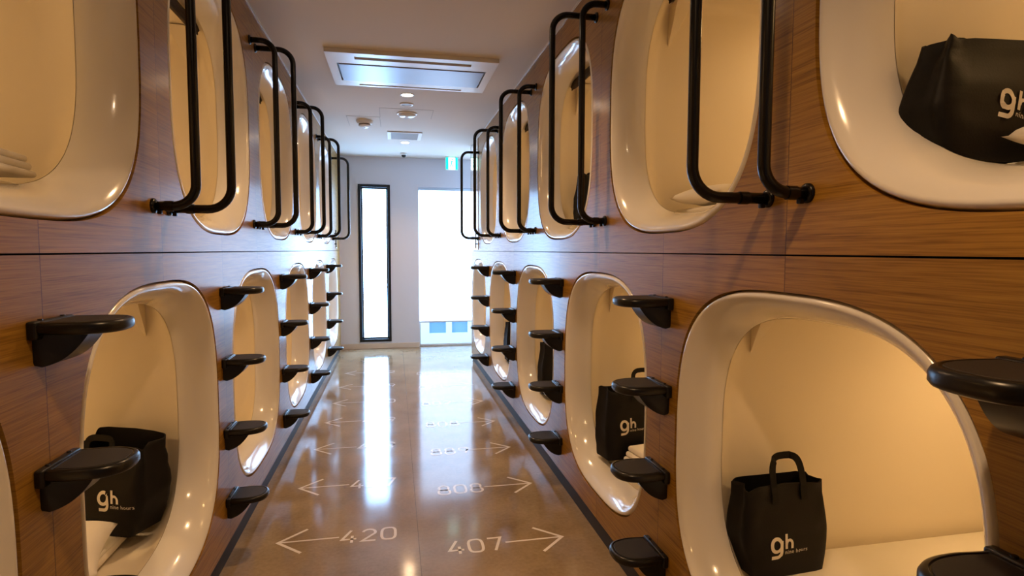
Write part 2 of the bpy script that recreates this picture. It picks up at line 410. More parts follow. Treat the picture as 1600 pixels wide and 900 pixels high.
def capsule(side, row, y, label):
    loc = (XR if side > 0 else XL, y, CAPZ[row]); rz = 0 if side > 0 else PI
    grp = ('right' if side > 0 else 'left') + ' wall ' + row + ' row capsule beds'
    if row not in capsule_protos:
        t = thing('capsule_bed', label, 'capsule bed', loc, rz, grp)
        for k in ('rim', 'cabin'): obj(k, None, None, t, mesh=CAPM[k])
        for g in CAPM['corner_gusset']: obj('corner_gusset', None, None, t, mesh=g)
        if row == 'upper': obj('blind_roller', None, None, t, mesh=CAPM['blind_roller'])
        h = obj('lamp_housing', None, None, t, mesh=CAPM['lamp_housing']); obj('lamp_diffuser', None, None, h, mesh=CAPM['lamp_diffuser'])
        capsule_protos[row] = t
        return t
    return dup(capsule_protos[row], loc, rz, label, grp)
for side, row, ys in ((-1, 'upper', UL), (-1, 'lower', LL), (1, 'upper', UR), (1, 'lower', LR)):
    for i, y in enumerate(ys):
        capsule(side, row, y, 'white oval-mouthed capsule bed, %s from the camera in the %s row of the %s wall' % (ORD[i], row, 'right' if side > 0 else 'left'))

# mattresses
def soft_box(x0, x1, y0, y1, z0, z1, r, amp, seed, nx=26, ny=14):
    bm = bmesh.new()
    box(bm, x0, x1, y0, y1, z0, z1)
    bmesh.ops.bevel(bm, geom=bm.edges[:], offset=r, segments=4, profile=0.5, affect='EDGES')
    top = [f for f in bm.faces if f.normal.z > 0.99]
    bmesh.ops.subdivide_edges(bm, edges=list({e for f in top for e in f.edges}), cuts=12, use_grid_fill=True)
    for v in bm.verts:
        if v.co.z > z1-r*0.7:
            q = noise.noise(Vector((v.co.x*5+seed, v.co.y*7, seed*3.1)))*amp + noise.noise(Vector((v.co.x*17, v.co.y*13+seed, 1.7)))*amp*0.4
            v.co.z += q
    return bm
mat_mesh = None; mattress0 = None
def mattress(side, row, y, label):
    global mattress0
    loc = (XR if side > 0 else XL, y, CAPZ[row]-0.437); rz = 0 if side > 0 else PI
    if mattress0 is None:
        t = thing('mattress', label, 'mattress', loc, rz, 'mattresses in the capsules')
        o = obj('pad', soft_box(0.26, 1.88, -0.430, 0.430, 0.004, 0.042, 0.016, 0.002, 2.0), SHEET, t, True)
        bm = soft_box(0.262, 1.55, -0.427, 0.429, 0.034, 0.052, 0.006, 0.003, 5.0)
        o2 = obj('sheet', bm, LINEN, t, True)
        mattress0 = t
        return t
    return dup(mattress0, loc, rz, label)
for side, row, ys in ((-1, 'upper', UL), (-1, 'lower', LL), (1, 'upper', UR), (1, 'lower', LR)):
    for i, y in enumerate(ys):
        mattress(side, row, y, 'white mattress on the floor of the capsule %s from the camera, %s row, %s wall' % (ORD[i], row, 'right' if side > 0 else 'left'))

# ------------------------------------------------------------------ pillows and folded linen
def pillow_mesh(w, l, h, seed):
    bm = bmesh.new(); N = 22; grid = {}
    for s in (1, -1):
        for i in range(N+1):
            for j in range(N+1):
                u, v = -1+2*i/N, -1+2*j/N
                if s == -1 and (i in (0, N) or j in (0, N)):
                    grid[(s, i, j)] = grid[(1, i, j)]; continue
                e = (1-abs(u)**2.6)*(1-abs(v)**2.6)
                pinch = 1-0.10*(1-abs(u)**2)*abs(v)**3; pinch2 = 1-0.10*(1-abs(v)**2)*abs(u)**3
                z = s*h/2*max(e, 0)**0.42 + 0.007*noise.noise(Vector((u*2.4+seed, v*2.4, s)))*max(e, 0)**0.5
                grid[(s, i, j)] = bm.verts.new((u*w/2*pinch2, v*l/2*pinch, z))
    for s in (1, -1):
        for i in range(N):
            for j in range(N):
                q = [grid[(s, i, j)], grid[(s, i+1, j)], grid[(s, i+1, j+1)], grid[(s, i, j+1)]]
                try: bm.faces.new(q if s == 1 else list(reversed(q)))
                except ValueError: pass
    return fix_normals(bm)
def pillow(name, loc, rot, dims, seed, label, cat='pillow'):
    o = obj(name, pillow_mesh(*dims, seed), LINEN, None, True)
    o.location = loc; o.rotation_euler = rot
    return tag(o, label, cat)
def folded_linen(loc, rz, dims, seed, label):
    """a folded sheet: three rolled-over layers"""
    w, l, h = dims; t = thing('folded_sheet', label, 'folded linen', loc, rz)
    n = 3
    for k in range(n):
        bm = soft_box(-w/2+0.008*k, w/2-0.006*k, -l/2+0.005*k, l/2-0.006*k, h*k/n+0.0006, h*(k+1)/n, h/n*0.45, 0.004 if k == n-1 else 0.0, seed+k)
        obj('fold_layer', bm, LINEN, t, True)
    return t
MT = 0.3830   # mattress top below the capsule centre

# ------------------------------------------------------------------ tote bags
def glyph_mesh_text(body, size):
    cu = bpy.data.curves.new('t', 'FONT'); cu.body = body; cu.size = size; cu.space_character = 1.08; cu.resolution_u = 3
    o = bpy.data.objects.new('t', cu); C.objects.link(o)
    dg = bpy.context.evaluated_depsgraph_get(); me = bpy.data.meshes.new_from_object(o.evaluated_get(dg))
    bpy.data.objects.remove(o); bpy.data.curves.remove(cu)
    return me
def arc(cx, cy, rx, ry, a0, a1, n=20):
    return [(cx+rx*math.cos(math.radians(a0+(a1-a0)*i/n)), cy+ry*math.sin(math.radians(a0+(a1-a0)*i/n))) for i in range(n+1)]
def logo_bm():
    """the bag's print: a bold 9 with its tail below the line and a smaller h beside its top"""
    bm = bmesh.new()
    ribbon(bm, arc(0, 0, 0.0175, 0.0195, 0, 360, 30)[:-1], 0.011, 0, True)
    ribbon(bm, [(0.0185, 0.012), (0.0185, -0.018)] + arc(0.004, -0.022, 0.0145, 0.017, 0, -92, 10) + [(-0.016, -0.0392)], 0.011, 0)
    ribbon(bm, [(0.036, 0.031), (0.036, -0.015)], 0.0085, 0)
    ribbon(bm, [(0.036, -0.003)] + arc(0.0465, -0.001, 0.0105, 0.0125, 175, 0, 12) + [(0.057, -0.015)], 0.0085, 0)
    return bm
BAGS = 0
def tote(loc, rz, w, dep, h, label, seed, lean=0.0, logo=(0.0, -0.02), sag=0.0, strap_up=True, slump=0.0, logo_tilt=0.0, back_rise=0.0, backstrap=True, loop=0.085, tuck=0, print_scale=1.0):
    """open-topped nylon tote standing on z=0; its printed side faces local -y"""
    t = thing('tote_bag', label, 'tote bag', loc, rz, 'black tote bags in the capsules')
    NU, NV = 60, 22
    def per(u, v):
        """perimeter point: rounded rectangle; v = 0 floor .. 1 rim"""
        k = 1.0 - 0.05*v
        bulge = 0.018*math.sin(PI*min(v*1.15, 1))
        hw, hd = w/2*k, dep/2*(1.0 - 0.25*v*(0.4+slump))
        c, s = math.cos(2*PI*u), math.sin(2*PI*u)
        x = math.copysign(abs(c)**0.22, c)*hw; y = math.copysign(abs(s)**0.22, s)*hd
        crease = 0.010*noise.noise(Vector((x*9+seed, y*9, v*3.0+seed))) + 0.005*noise.noise(Vector((x*26, y*22+seed, v*9)))
        side = abs(c)**2
        x += math.copysign(1, c)*side*(bulge*0.6 - 0.035*slump*v)           # gussets fold in
        x -= math.copysign(1, c)*0.020*side*max(0, 1-abs(y)/(hd*0.8+1e-6))*v
        y += (s*bulge*0.8 + crease*abs(s)*(0.3+v))
        x += crease*side*0.8 + lean*h*v*v
        if tuck and x*tuck > 0: x *= 1 - 0.26*max(0, 1-v/0.5)**1.6           # the base tucks in on one side
        z = h*v - sag*v*v*(0.5+0.5*c)*h + 0.012*v*v*noise.noise(Vector((u*9, seed, 2.2))) + back_rise*v*max(0, s)
        return Vector((x, y, z))
    bm = bmesh.new()
    loops = [[per(i/NU, j/NV) for i in range(NU)] for j in range(NV+1)]
    def inn(p, q): return p + Vector((-math.copysign(0.003, p.x-lean*h), -math.copysign(0.003, p.y), q))
    loops += [[inn(p, 0.001) for p in loops[-1]]] + [[inn(per(i/NU, j/NV), 0.004) for i in range(NU)] for j in range(NV-1, -1, -3)]
    loft(bm, loops, True, True); fix_normals(bm)
    autosmooth(obj('bag_body', bm, BAGM, t), 60)
    # front surface lookup for the print and the strap feet
    def front(x, z):
        v = min(max(z/h, 0.0), 1.0); best = None
        for i in range(NU//2, NU+1):
            p = per(i/NU, v)
            if best is None or abs(p.x-x) < best[0]: best = (abs(p.x-x), p)
        a = best[1]; ys = [per(i/400.0, v) for i in range(200, 401, 2)]
        q = min(ys, key=lambda p: abs(p.x-x))
        return Vector((x, q.y-0.0016, z))
    ct, st = math.cos(logo_tilt), math.sin(logo_tilt)
    def printed(name, me_or_bm, sc, ox, oz):
        b = me_or_bm
        if isinstance(b, bpy.types.Mesh):
            q = bmesh.new(); q.from_mesh(b); bpy.data.meshes.remove(b); b = q
        for v in b.verts:
            px, pz = v.co.x*sc+ox, v.co.y*sc+oz
            v.co = front(logo[0] + px*ct - pz*st, h*0.42 + logo[1] + px*st + pz*ct)
        bmesh.ops.recalc_face_normals(b, faces=b.faces[:])
        obj(name, b, INK, t)
    ps = print_scale*w/0.30
    printed('logo', logo_bm(), ps, 0, 0)
    printed('lettering', glyph_mesh_text('nine hours', 0.0175), ps*1.05, 0.030*ps, -0.031*ps)
    # straps: front one stitched to the printed side, back one to the far side
    for s in (((-1, 1) if backstrap else (-1,)) if strap_up else (1,)):
        bm = bmesh.new(); path = []
        half = 0.052 if strap_up else 0.06; top = loop if s < 0 else 0.05
        if not strap_up: top = 0.02
        for k in range(33):
            q = k/32
            if q < 0.22: x, z = -half, h*0.84 + (q/0.22)*h*0.16
            elif q > 0.78: x, z = half, h*0.84 + ((1-q)/0.22)*h*0.16
            else:
                a = PI*(1-(q-0.22)/0.56); x = half*math.copysign(abs(math.cos(a))**0.55, math.cos(a)); z = h + top*abs(math.sin(a))**0.62
            v = min(z/h, 1.0); base = front(x + lean*h*v*v*0, min(z, h))
            y = base.y if s < 0 else -base.y + 0.004
            over = max(0, z-h)
            y += (0.02*over/0.085 if s < 0 else -0.02*over/0.085) + (-0.002 if s < 0 else 0.002)
            path.append(Vector((x, y, z + (back_rise if s > 0 else 0))))
        prev = []
        for i, p in enumerate(path):
            a = path[max(i-1, 0)]; b = path[min(i+1, 32)]; tt = (b-a).normalized(); wv = Vector((0, 1, 0)).cross(tt).normalized()*0.0105
            nn = tt.cross(wv).normalized()*0.0015
            prev.append([p+wv+nn, p-wv+nn, p-wv-nn, p+wv-nn])
        loft(bm, prev, True, True); fix_normals(bm)
        obj('strap', bm, STRAPM, t)
    return t

def ctop(row): return CAPZ[row]-MT
ZL, ZU = ctop('lower'), ctop('upper')
tote((1.138, 1.515, ZL), math.radians(4), 0.288, 0.098, 0.275, 'black tote bag standing in the nearest lower capsule of the right wall, strap raised', 1.3, lean=-0.02, logo=(-0.05, -0.008), backstrap=False, tuck=-1)
tote((1.125, 2.550, ZL), math.radians(10), 0.36, 0.13, 0.325, 'black tote bag with stiff raised strap, in second lower capsule of the right wall', 4.7, lean=-0.02, logo=(-0.108, 0.028), print_scale=0.85, backstrap=False)
tote((1.13, 3.775, ZL), math.radians(4), 0.32, 0.12, 0.34, 'black tote bag half hidden in third lower capsule of the right wall', 6.1, logo=(-0.03, 0.0))
tote((1.12, 4.985, ZL), math.radians(4), 0.32, 0.12, 0.33, 'black tote bag, a dark sliver in fourth lower capsule of the right wall', 8.4)
tote((-0.955, 2.205, ZL), math.radians(-22), 0.30, 0.14, 0.305, 'black tote bag standing beside a pillow in lower capsule of the left wall', 2.9, lean=0.03, logo=(0.02, 0.008), back_rise=0.025, backstrap=False, loop=0.03, tuck=1)
tote((1.138, 0.935, ZU), math.radians(2), 0.365, 0.09, 0.225, 'black tote bag slumped behind white linen in the nearest upper capsule, right wall', 3.6, lean=0.10, slump=0.5, strap_up=False, logo=(-0.028, 0.018), print_scale=0.66, logo_tilt=math.radians(-14), tuck=-1)
tote((1.18, 3.20, ZU), math.radians(4), 0.30, 0.13, 0.26, 'black tote bag partly behind the rails in third upper capsule, right wall', 7.7, slump=0.4, strap_up=False)
tote((1.18, 4.40, ZU), math.radians(4), 0.30, 0.13, 0.30, 'black tote bag, dark wedge in fourth upper capsule of the right wall', 9.2, slump=0.3, strap_up=False)

pillow('pillow', (-1.03, 1.875, ZL+0.068), (0.05, 0.06, 0.25), (0.34, 0.32, 0.12), 1.0, 'white pillow with a pointed corner beside the tote bag, lower left capsule')
pillow('pillow', (1.22, 2.00, ZU+0.042), (0, -0.03, 0.1), (0.26, 0.30, 0.075), 2.0, 'white pillow low in the empty second upper capsule of the right wall')
pillow('pillow', (-1.03, 3.02, ZL+0.058), (0, 0.03, 0.1), (0.34, 0.34, 0.10), 5.0, 'white pillow behind the steps in third lower capsule of the left wall')
pillow('pillow', (1.22, 3.55, ZL+0.054), (0, 0.03, 0.1), (0.34, 0.30, 0.09), 6.0, 'white pillow in front of the tote bag, third lower capsule of the right wall')
folded_linen((1.21, 2.34, ZL+0.002), 0.15, (0.34, 0.26, 0.075), 3.0, 'folded white sheet in front of tote bag, second lower capsule of the right wall')
pillow('pillow', (1.265, 0.760, ZU+0.042), (0, -0.02, 0.1), (0.36, 0.23, 0.075), 3.0, 'rumpled white pillow in front of the slumped tote bag, nearest upper right capsule')
folded_linen((-0.97, 1.46, ZU+0.002), 0.1, (0.27, 0.30, 0.055), 8.0, 'folded white sheet at the lower edge of the nearest upper left capsule')

# ------------------------------------------------------------------ grab rails
def rail_path(so, z0, z1, r=0.065):
    p = [(-0.004, 0, z0)]
    n = 9
    p += [(so-r + r*math.sin(PI/2*i/n), 0, z0 + r - r*math.cos(PI/2*i/n)) for i in range(n+1)]
    p += [(so-r + r*math.cos(PI/2*i/n), 0, z1 - r + r*math.sin(PI/2*i/n)) for i in range(n+1)]
    p += [(-0.004, 0, z1)]
    return p
RZ0, RZ1 = 1.393, 2.272
def make_rail(so, label, grp):
    t = thing('grab_rail', label, 'grab rail', (0, 0, 0), 0, grp)
    obj('rail_tube', tube(bmesh.new(), rail_path(so, RZ0-1.8, RZ1-1.8, min(0.07, so*0.55)), 0.0132, 16), BLACKM, t, True)
    for z in (RZ0-1.8, RZ1-1.8):
        bm = bmesh.new(); lathe(bm, [(0, 0), (0.0215, 0), (0.0215, 0.005), (0.019, 0.008), (0.0145, 0.010), (0, 0.010)], 20, Matrix.Translation((0.0, 0, z)) @ Matrix.Rotation(PI/2, 4, 'Y'))
        autosmooth(obj('flange', bm, BLACKM, t))
    bm = bmesh.new(); lathe(bm, [(0, 0), (0.0150, 0), (0.0150, 0.022), (0, 0.022)], 18, Matrix.Translation((max(0.012, so*0.28), 0, RZ0-1.8)) @ Matrix.Rotation(PI/2, 4, 'Y'))
    autosmooth(obj('sleeve', bm, BLACKM, t))
    bm = bmesh.new(); box(bm, 0.012, 0.024, -0.006, 0.006, RZ0-1.8-0.023, RZ0-1.8-0.010, 0.002)
    obj('set_screw', bm, BLACKM, t)
    return t
protos = {}
def rail(side, y, so, label, grp):
    loc = (XL if side < 0 else XR, y, 1.8); rz = 0 if side < 0 else PI
    if so not in protos:
        t = make_rail(so, label, grp); t.location = loc; t.rotation_euler = (0, 0, rz); protos[so] = t
        return t
    return dup(protos[so], loc, rz, label, grp)
for i in range(4):
    y = 1.875+PL*i
    rail(-1, y-0.058, 0.115, 'black vertical grab rail, the shallower one of the %s pair along the left wall' % ORD[i], 'black grab rails on the left wall')
    rail(-1, y+0.058, 0.180, 'black vertical grab rail, the deeper one of the %s pair along the left wall' % ORD[i], 'black grab rails on the left wall')
    y = 1.155+PR*i
    rail(1, y-0.066, 0.108, 'black vertical grab rail, the shallower one of the %s pair along the right wall' % ORD[i], 'black grab rails on the right wall')
    rail(1, y+0.066, 0.198, 'black vertical grab rail, the deeper one of the %s pair along the right wall' % ORD[i], 'black grab rails on the right wall')
rail(-1, 1.875+PL*4-0.03, 0.180, 'single black grab rail farthest along the left wall, beside the grey end wall', 'black grab rails on the left wall')
rail(1, 1.155+PR*4-0.03, 0.180, 'single black grab rail farthest along the right wall, in front of the bright blind', 'black grab rails on the right wall')

# ------------------------------------------------------------------ steps
def step_outline(w, L, inset=0.0, N=40):
    pts = []
    for i in range(N+1):
        a = -PI/2 + PI*i/N
        c, s = math.cos(a), math.sin(a)
        x = 0.070 + (L-0.070-inset)*abs(c)**(2/2.6); y = math.copysign(abs(s)**(2/2.6), s)*(w-inset)
        pts.append((x, y))
    x0 = 0.016+inset
    return [(x0, -(w-inset)*0.93)] + pts + [(x0, (w-inset)*0.93)]
def make_step(label, grp):
    t = thing('wall_step', label, 'step', (0, 0, 0), 0, grp)
    W, L, H = 0.083, 0.176, 0.030
    bm = bmesh.new(); lo = []
    for ins, z in ((0.012, -H), (0.004, -H+0.003), (0.0, -H+0.009), (0.0, -0.009), (0.003, -0.003), (0.008, 0.0), (0.011, 0.0), (0.0125, -0.0022)):
        lo.append([Vector((x, y, z)) for x, y in step_outline(W, L, ins)])
    loft(bm, lo, True, True); autosmooth(obj('tread', fix_normals(bm), BLACKP, t), 50)
    bm = bmesh.new(); lo = []
    for ins, z in ((0.0150, -0.0021), (0.0150, -0.0006), (0.0158, 0.0)):
        lo.append([Vector((x, y, z)) for x, y in step_outline(W, L, ins)])
    loft(bm, lo, True, True); obj('grip_pad', fix_normals(bm), PADM, t)
    bm = bmesh.new(); box(bm, 0.0, 0.020, -0.082, 0.082, -0.040, 0.002, 0.005, 3)
    autosmooth(obj('wall_plate', bm, BLACKP, t))
    bm = bmesh.new()                                     # bracket: hollow-fronted wedge under the tread
    prof = [(0.0, -0.032), (0.0, -0.100), (0.014, -0.105)]
    for i in range(13):
        q = i/12; prof.append((0.022 + 0.083*q, -0.103 + 0.073*(0.35*q + 0.65*q**2.4)))
    prof.append((0.105, -0.028))
    lo = []
    for y, k in ((-0.060, 0.90), (-0.056, 1.0), (0.056, 1.0), (0.060, 0.90)):
        lo.append([Vector((x*k, y*(1.0-0.30*min(1, x/0.105)), -0.028 + (z+0.028)*k)) for x, z in prof])
    loft(bm, lo, True, True); autosmooth(obj('bracket', fix_normals(bm), BLACKP, t), 35)
    for y in (-0.045, 0.045):
        bm = bmesh.new(); lathe(bm, [(0, 0), (0.0055, 0), (0.0045, 0.003), (0, 0.003)], 12, Matrix.Translation((0.010, y, 0.0018)))
        obj('cap_screw', bm, BLACKM, t)
    return t
step0 = None
HTS = ['top', 'second highest', 'second lowest', 'lowest']
STEPZ = [1.118, 0.835, 0.552, 0.270]
def steps(side, ys, visible):
    global step0
    nm = 'left' if side < 0 else 'right'
    for i, y in enumerate(ys):
        for k, z in enumerate(STEPZ):
            if not visible(i, k): continue
            label = 'black rounded wall step, %s of the %s ladder of steps along the %s wall' % (HTS[k], ORD[i], nm)
            loc = (XL if side < 0 else XR, y, z + (0.015 if side < 0 and i == 0 else 0)); rz = 0 if side < 0 else PI; sc = 0.84 if side < 0 else (1.02 if i == 0 else 0.95)
            grp = 'black ladder steps on the %s wall' % nm
            if step0 is None:
                step0 = make_step(label, grp); step0.location = loc; step0.rotation_euler = (0, 0, rz); r = step0
            else: r = dup(step0, loc, rz, label, grp)
            r.scale = (sc, sc, sc)
steps(-1, [1.285+PL*i for i in range(5)], lambda i, k: not (i == 0 and k == 3))
steps(1, [0.585, 1.755, 2.965, 4.175, 5.385], lambda i, k: not (i == 0 and k > 1))

# ------------------------------------------------------------------ floor numbers and arrows
def digit(bm, ch, ox, oy, w, h, st):
    def S(pts, closed=False): ribbon(bm, [(ox+x*w, oy+y*h) for x, y in pts], st, 0.0006, closed)
    def rr(cx, cy, rx, ry, e=0.8):  # rounded box loop
        return [(cx+rx*math.copysign(abs(math.cos(t))**e, math.cos(t)), cy+ry*math.copysign(abs(math.sin(t))**e, math.sin(t))) for t in [2*PI*i/36 for i in range(36)]]
    if ch == '0': S(rr(0.5, 0.5, 0.5, 0.5, 0.62), True)
    elif ch == '1': S([(0.2, 0.8), (0.55, 1.0), (0.55, 0.0)])
    elif ch == '2': S(arc(0.5, 0.72, 0.46, 0.28, 165, -20, 16) + [(0.02, 0.02), (1.0, 0.02)])
    elif ch == '4': S([(0.62, 1.03), (0.02, 0.27), (1.05, 0.27)]); S([(0.74, 0.55), (0.74, -0.03)])
    elif ch == '7': S([(0.0, 0.98), (0.97, 0.98), (0.38, -0.02)])
    elif ch == '8': S(rr(0.5, 0.74, 0.42, 0.26, 0.8), True); S(rr(0.5, 0.25, 0.5, 0.27, 0.8), True)
    elif ch == '9': S(rr(0.5, 0.70, 0.46, 0.30, 0.8), True); S([(0.96, 0.66), (0.62, 0.0)])
def floor_sign(text, x_tip, y, sgn, label):
    """arrow pointing at the wall with the bed number behind it; sgn -1 points left"""
    t = thing('floor_number', label, 'floor marking', (x_tip, y, 0.0), 0, 'bed numbers with arrows on the floor')
    bm = bmesh.new()
    q = -sgn
    ribbon(bm, [(q*0.110, 0.105), (0.0, 0.0), (q*0.110, -0.105)], 0.0135, 0.0006)
    ribbon(bm, [(q*0.008, 0.0), (q*0.256, 0.0)], 0.0105, 0.0008)
    bm.normal_update()
    for f in bm.faces:
        if f.normal.z < 0: f.normal_flip()
    obj('arrow', bm, DECAL, t)
    for k, ch in enumerate(text):
        bm = bmesh.new()
        x0 = 0.268 + 0.086*k if sgn < 0 else -0.502 + 0.086*k
        digit(bm, ch, x0, -0.055, 0.060, 0.105, 0.0125)
        bm.normal_update()
        for f in bm.faces:
            if f.normal.z < 0: f.normal_flip()
        obj('digit', bm, DECAL, t)
    return t
LN = [('420', 2.57), ('427', 3.155), ('429', 3.765), ('419', 4.345), ('410', 4.89), ('409', 5.46), ('412', 6.07)]
RN = [('407', 2.385), ('808', 2.985), ('889', 3.575), ('808', 4.155), ('802', 4.735), ('801', 5.33), ('800', 5.93)]
for i, (s, y) in enumerate(LN):
    floor_sign(s, -0.508, y, -1, 'white floor number with arrow to the left, %s from the camera' % ORD[i])
for i, (s, y) in enumerate(RN):
    floor_sign(s, 0.717, y, 1, 'white floor number with arrow to the right, %s from the camera' % ORD[i])

# ------------------------------------------------------------------ ceiling fittings
t = thing('air_conditioner', 'white rectangular ceiling air conditioner with long slots and shiny centre panel', 'air conditioner', (0.128, 3.905, ZC))
x0, x1, y0, y1 = -0.515, 0.515, -0.345, 0.345
bm = bmesh.new()
px0, px1, py0, py1 = -0.462, 0.464, -0.150, 0.220
for a in ((x0, x1, y0, -0.285), (x0, x1, -0.235, py0), (x0, px0, py0, py1), (px1, x1, py0, py1), (x0, x1, py1, 0.288), (x0, x1, 0.318, y1),
          (x0, -0.350, -0.285, -0.235), (0.355, x1, -0.285, -0.235), (x0, -0.352, 0.288, 0.318), (0.354, x1, 0.288, 0.318)):
    box(bm, a[0], a[1], a[2], a[3], -0.026, -0.0005)
obj('frame', bm, WHITEP, t)
bm = bmesh.new(); box(bm, px0+0.010, px1-0.010, py0+0.010, py1-0.010, -0.030, -0.016, 0.003); obj('centre_panel', bm, ALU, t)
bm = bmesh.new(); box(bm, px0, px1, py0, py1, -0.012, -0.001); obj('panel_recess', bm, SLOT, t)
for a, b, s in ((-0.285, -0.235, 1), (0.288, 0.318, -1)):
    bm = bmesh.new(); box(bm, -0.35, 0.355, a, b, -0.008, -0.001); o = obj('air_slot', bm, SLOT, t)
    bm = bmesh.new(); box(bm, -0.346, 0.351, -0.007, 0.007, -0.0015, 0.0015)
    bmesh.ops.rotate(bm, verts=bm.verts, matrix=Matrix.Rotation(math.radians(35*s), 3, 'X')); bmesh.ops.translate(bm, verts=bm.verts, vec=(0, (a+b)/2, -0.016))
    obj('louvre', bm, WHITEP, o)

def downlight(x, y, label):
    t = thing('downlight', label, 'ceiling light', (x, y, ZC), 0, 'round recessed downlights')
    bm = bmesh.new(); lathe(bm, [(0.040, -0.0005), (0.052, -0.0005), (0.052, -0.003), (0.048, -0.005), (0.041, -0.004), (0.040, -0.0005)], 32)
    autosmooth(obj('trim_ring', bm, WHITEP, t))
    bm = bmesh.new(); lathe(bm, [(0, -0.002), (0.0395, -0.002), (0.0395, -0.0008), (0, -0.0008)], 32); obj('lamp', bm, DOWNGLOW, t)
    ld = bpy.data.lights.new('downlight_beam', 'SPOT'); ld.energy = 40; ld.color = (1.0, 0.60, 0.29); ld.spot_size = math.radians(130); ld.spot_blend = 0.7; ld.shadow_soft_size = 0.04
    lo = bpy.data.objects.new('downlight_beam', ld); C.objects.link(lo); lo.parent = t; lo.location = (0, 0, -0.012)
    return t
downlight(0.11, 4.51, 'glowing round downlight just beyond the air conditioner')
downlight(0.13, 6.48, 'glowing round downlight between the air vent and the dome camera')
downlight(0.10, 2.50, 'round recessed downlight on the camera side of the air conditioner')
downlight(0.10, 0.50, 'round recessed downlight at the camera end of the ceiling')

t = thing('speaker_ring', 'small white ring fitting between the nearer downlight and the white dome', 'ceiling speaker', (0.11, 4.79, ZC))
bm = bmesh.new(); lathe(bm, [(0.040, -0.0005), (0.056, -0.0005), (0.056, -0.004), (0.050, -0.009), (0.042, -0.007), (0.040, -0.0005)], 32); autosmooth(obj('ring', bm, WHITEP, t))
bm = bmesh.new(); lathe(bm, [(0, -0.004), (0.0395, -0.004), (0.0395, -0.001), (0, -0.001)], 28); obj('grille', bm, GRILLE, t)
t = thing('ceiling_dome', 'shallow pale dome fitting on the ceiling hatch', 'ceiling sensor', (0.12, 5.11, ZC-0.0022))
bm = bmesh.new(); lathe(bm, [(0, -0.002), (0.086, -0.0005), (0.088, -0.006), (0.080, -0.012), (0.0, -0.013)], 36); autosmooth(obj('base_ring', bm, WHITEP, t))
bm = bmesh.new(); lathe(bm, [(0.074, -0.012)] + [(0.074*math.cos(PI/2*i/8), -0.013-0.026*math.sin(PI/2*i/8)) for i in range(1, 9)], 36); autosmooth(obj('lens', bm, mat('dome_lens', (0.7, 0.74, 0.8), 0.15, coat=0.5), t))
t = thing('smoke_detector', 'white stepped smoke detector with a dark band, on the left of the ceiling', 'smoke detector', (-0.25, 5.47, ZC-0.0022))
bm = bmesh.new(); lathe(bm, [(0, -0.0005), (0.075, -0.0005), (0.075, -0.010), (0.066, -0.028), (0.055, -0.032), (0, -0.032)], 36); autosmooth(obj('base', bm, WHITEP, t))
bm = bmesh.new(); lathe(bm, [(0, -0.032), (0.050, -0.032), (0.050, -0.040), (0, -0.040)], 32); obj('dark_band', bm, SLOT, t)
bm = bmesh.new(); lathe(bm, [(0, -0.040), (0.056, -0.040), (0.053, -0.050), (0.034, -0.060), (0.016, -0.062), (0, -0.062)], 32); autosmooth(obj('cap', bm, WHITEP, t))
bm = bmesh.new(); lathe(bm, [(0, -0.062), (0.010, -0.062), (0.008, -0.068), (0, -0.070)], 16); obj('indicator', bm, CHROME, t)
t = thing('air_vent', 'square white ceiling vent with a grey grille, beyond the smoke detector', 'air vent', (0.116, 6.085, ZC))
bm = bmesh.new()
for a in ((-0.17, -0.135, -0.19, 0.19), (0.135, 0.17, -0.19, 0.19), (-0.135, 0.135, -0.19, -0.165), (-0.135, 0.135, 0.165, 0.19)): box(bm, *a, -0.012, -0.0005)
obj('frame', bm, WHITEP, t)
bm = bmesh.new()
for i in range(15):
    y = -0.160+0.0228*i; box(bm, -0.135, 0.135, y-0.007, y+0.007, -0.010, -0.004)
box(bm, -0.135, 0.135, -0.165, 0.165, -0.003, -0.001); obj('grille', bm, GRILLE, t)
t = thing('dome_camera', 'small white ceiling security camera with a black ball, near the end wall', 'security camera', (0.125, 7.19, ZC))
bm = bmesh.new(); lathe(bm, [(0, -0.0005), (0.042, -0.0005), (0.040, -0.020), (0.030, -0.024), (0, -0.024)], 28); autosmooth(obj('base', bm, WHITEP, t))
bm = bmesh.new(); lathe(bm, [(0.026, -0.020)] + [(0.027*math.cos(PI/2*i/8), -0.028-0.026*math.sin(PI/2*i/8)) for i in range(0, 9)], 28); autosmooth(obj('camera_ball', bm, BLACKP, t))
def hatch(x0, x1, y0, y1, label):
    t = thing('access_hatch', label, 'ceiling hatch', ((x0+x1)/2, (y0+y1)/2, ZC)); w, l = (x1-x0)/2, (y1-y0)/2
    obj('gap_frame', boxbm(-w, w, -l, l, -0.0008, -0.0002), mat('hatch_gap', (0.33, 0.32, 0.32), 0.8), t)
    obj('hatch_panel', boxbm(-w+0.0035, w-0.0035, -l+0.0035, l-0.0035, -0.002, -0.0008), CEIL, t)
hatch(-0.110, 0.337, 4.955, 5.290, 'flush ceiling hatch panel around the pale dome')
hatch(-0.40, -0.110, 5.300, 5.720, 'flush ceiling hatch panel carrying the smoke detector')

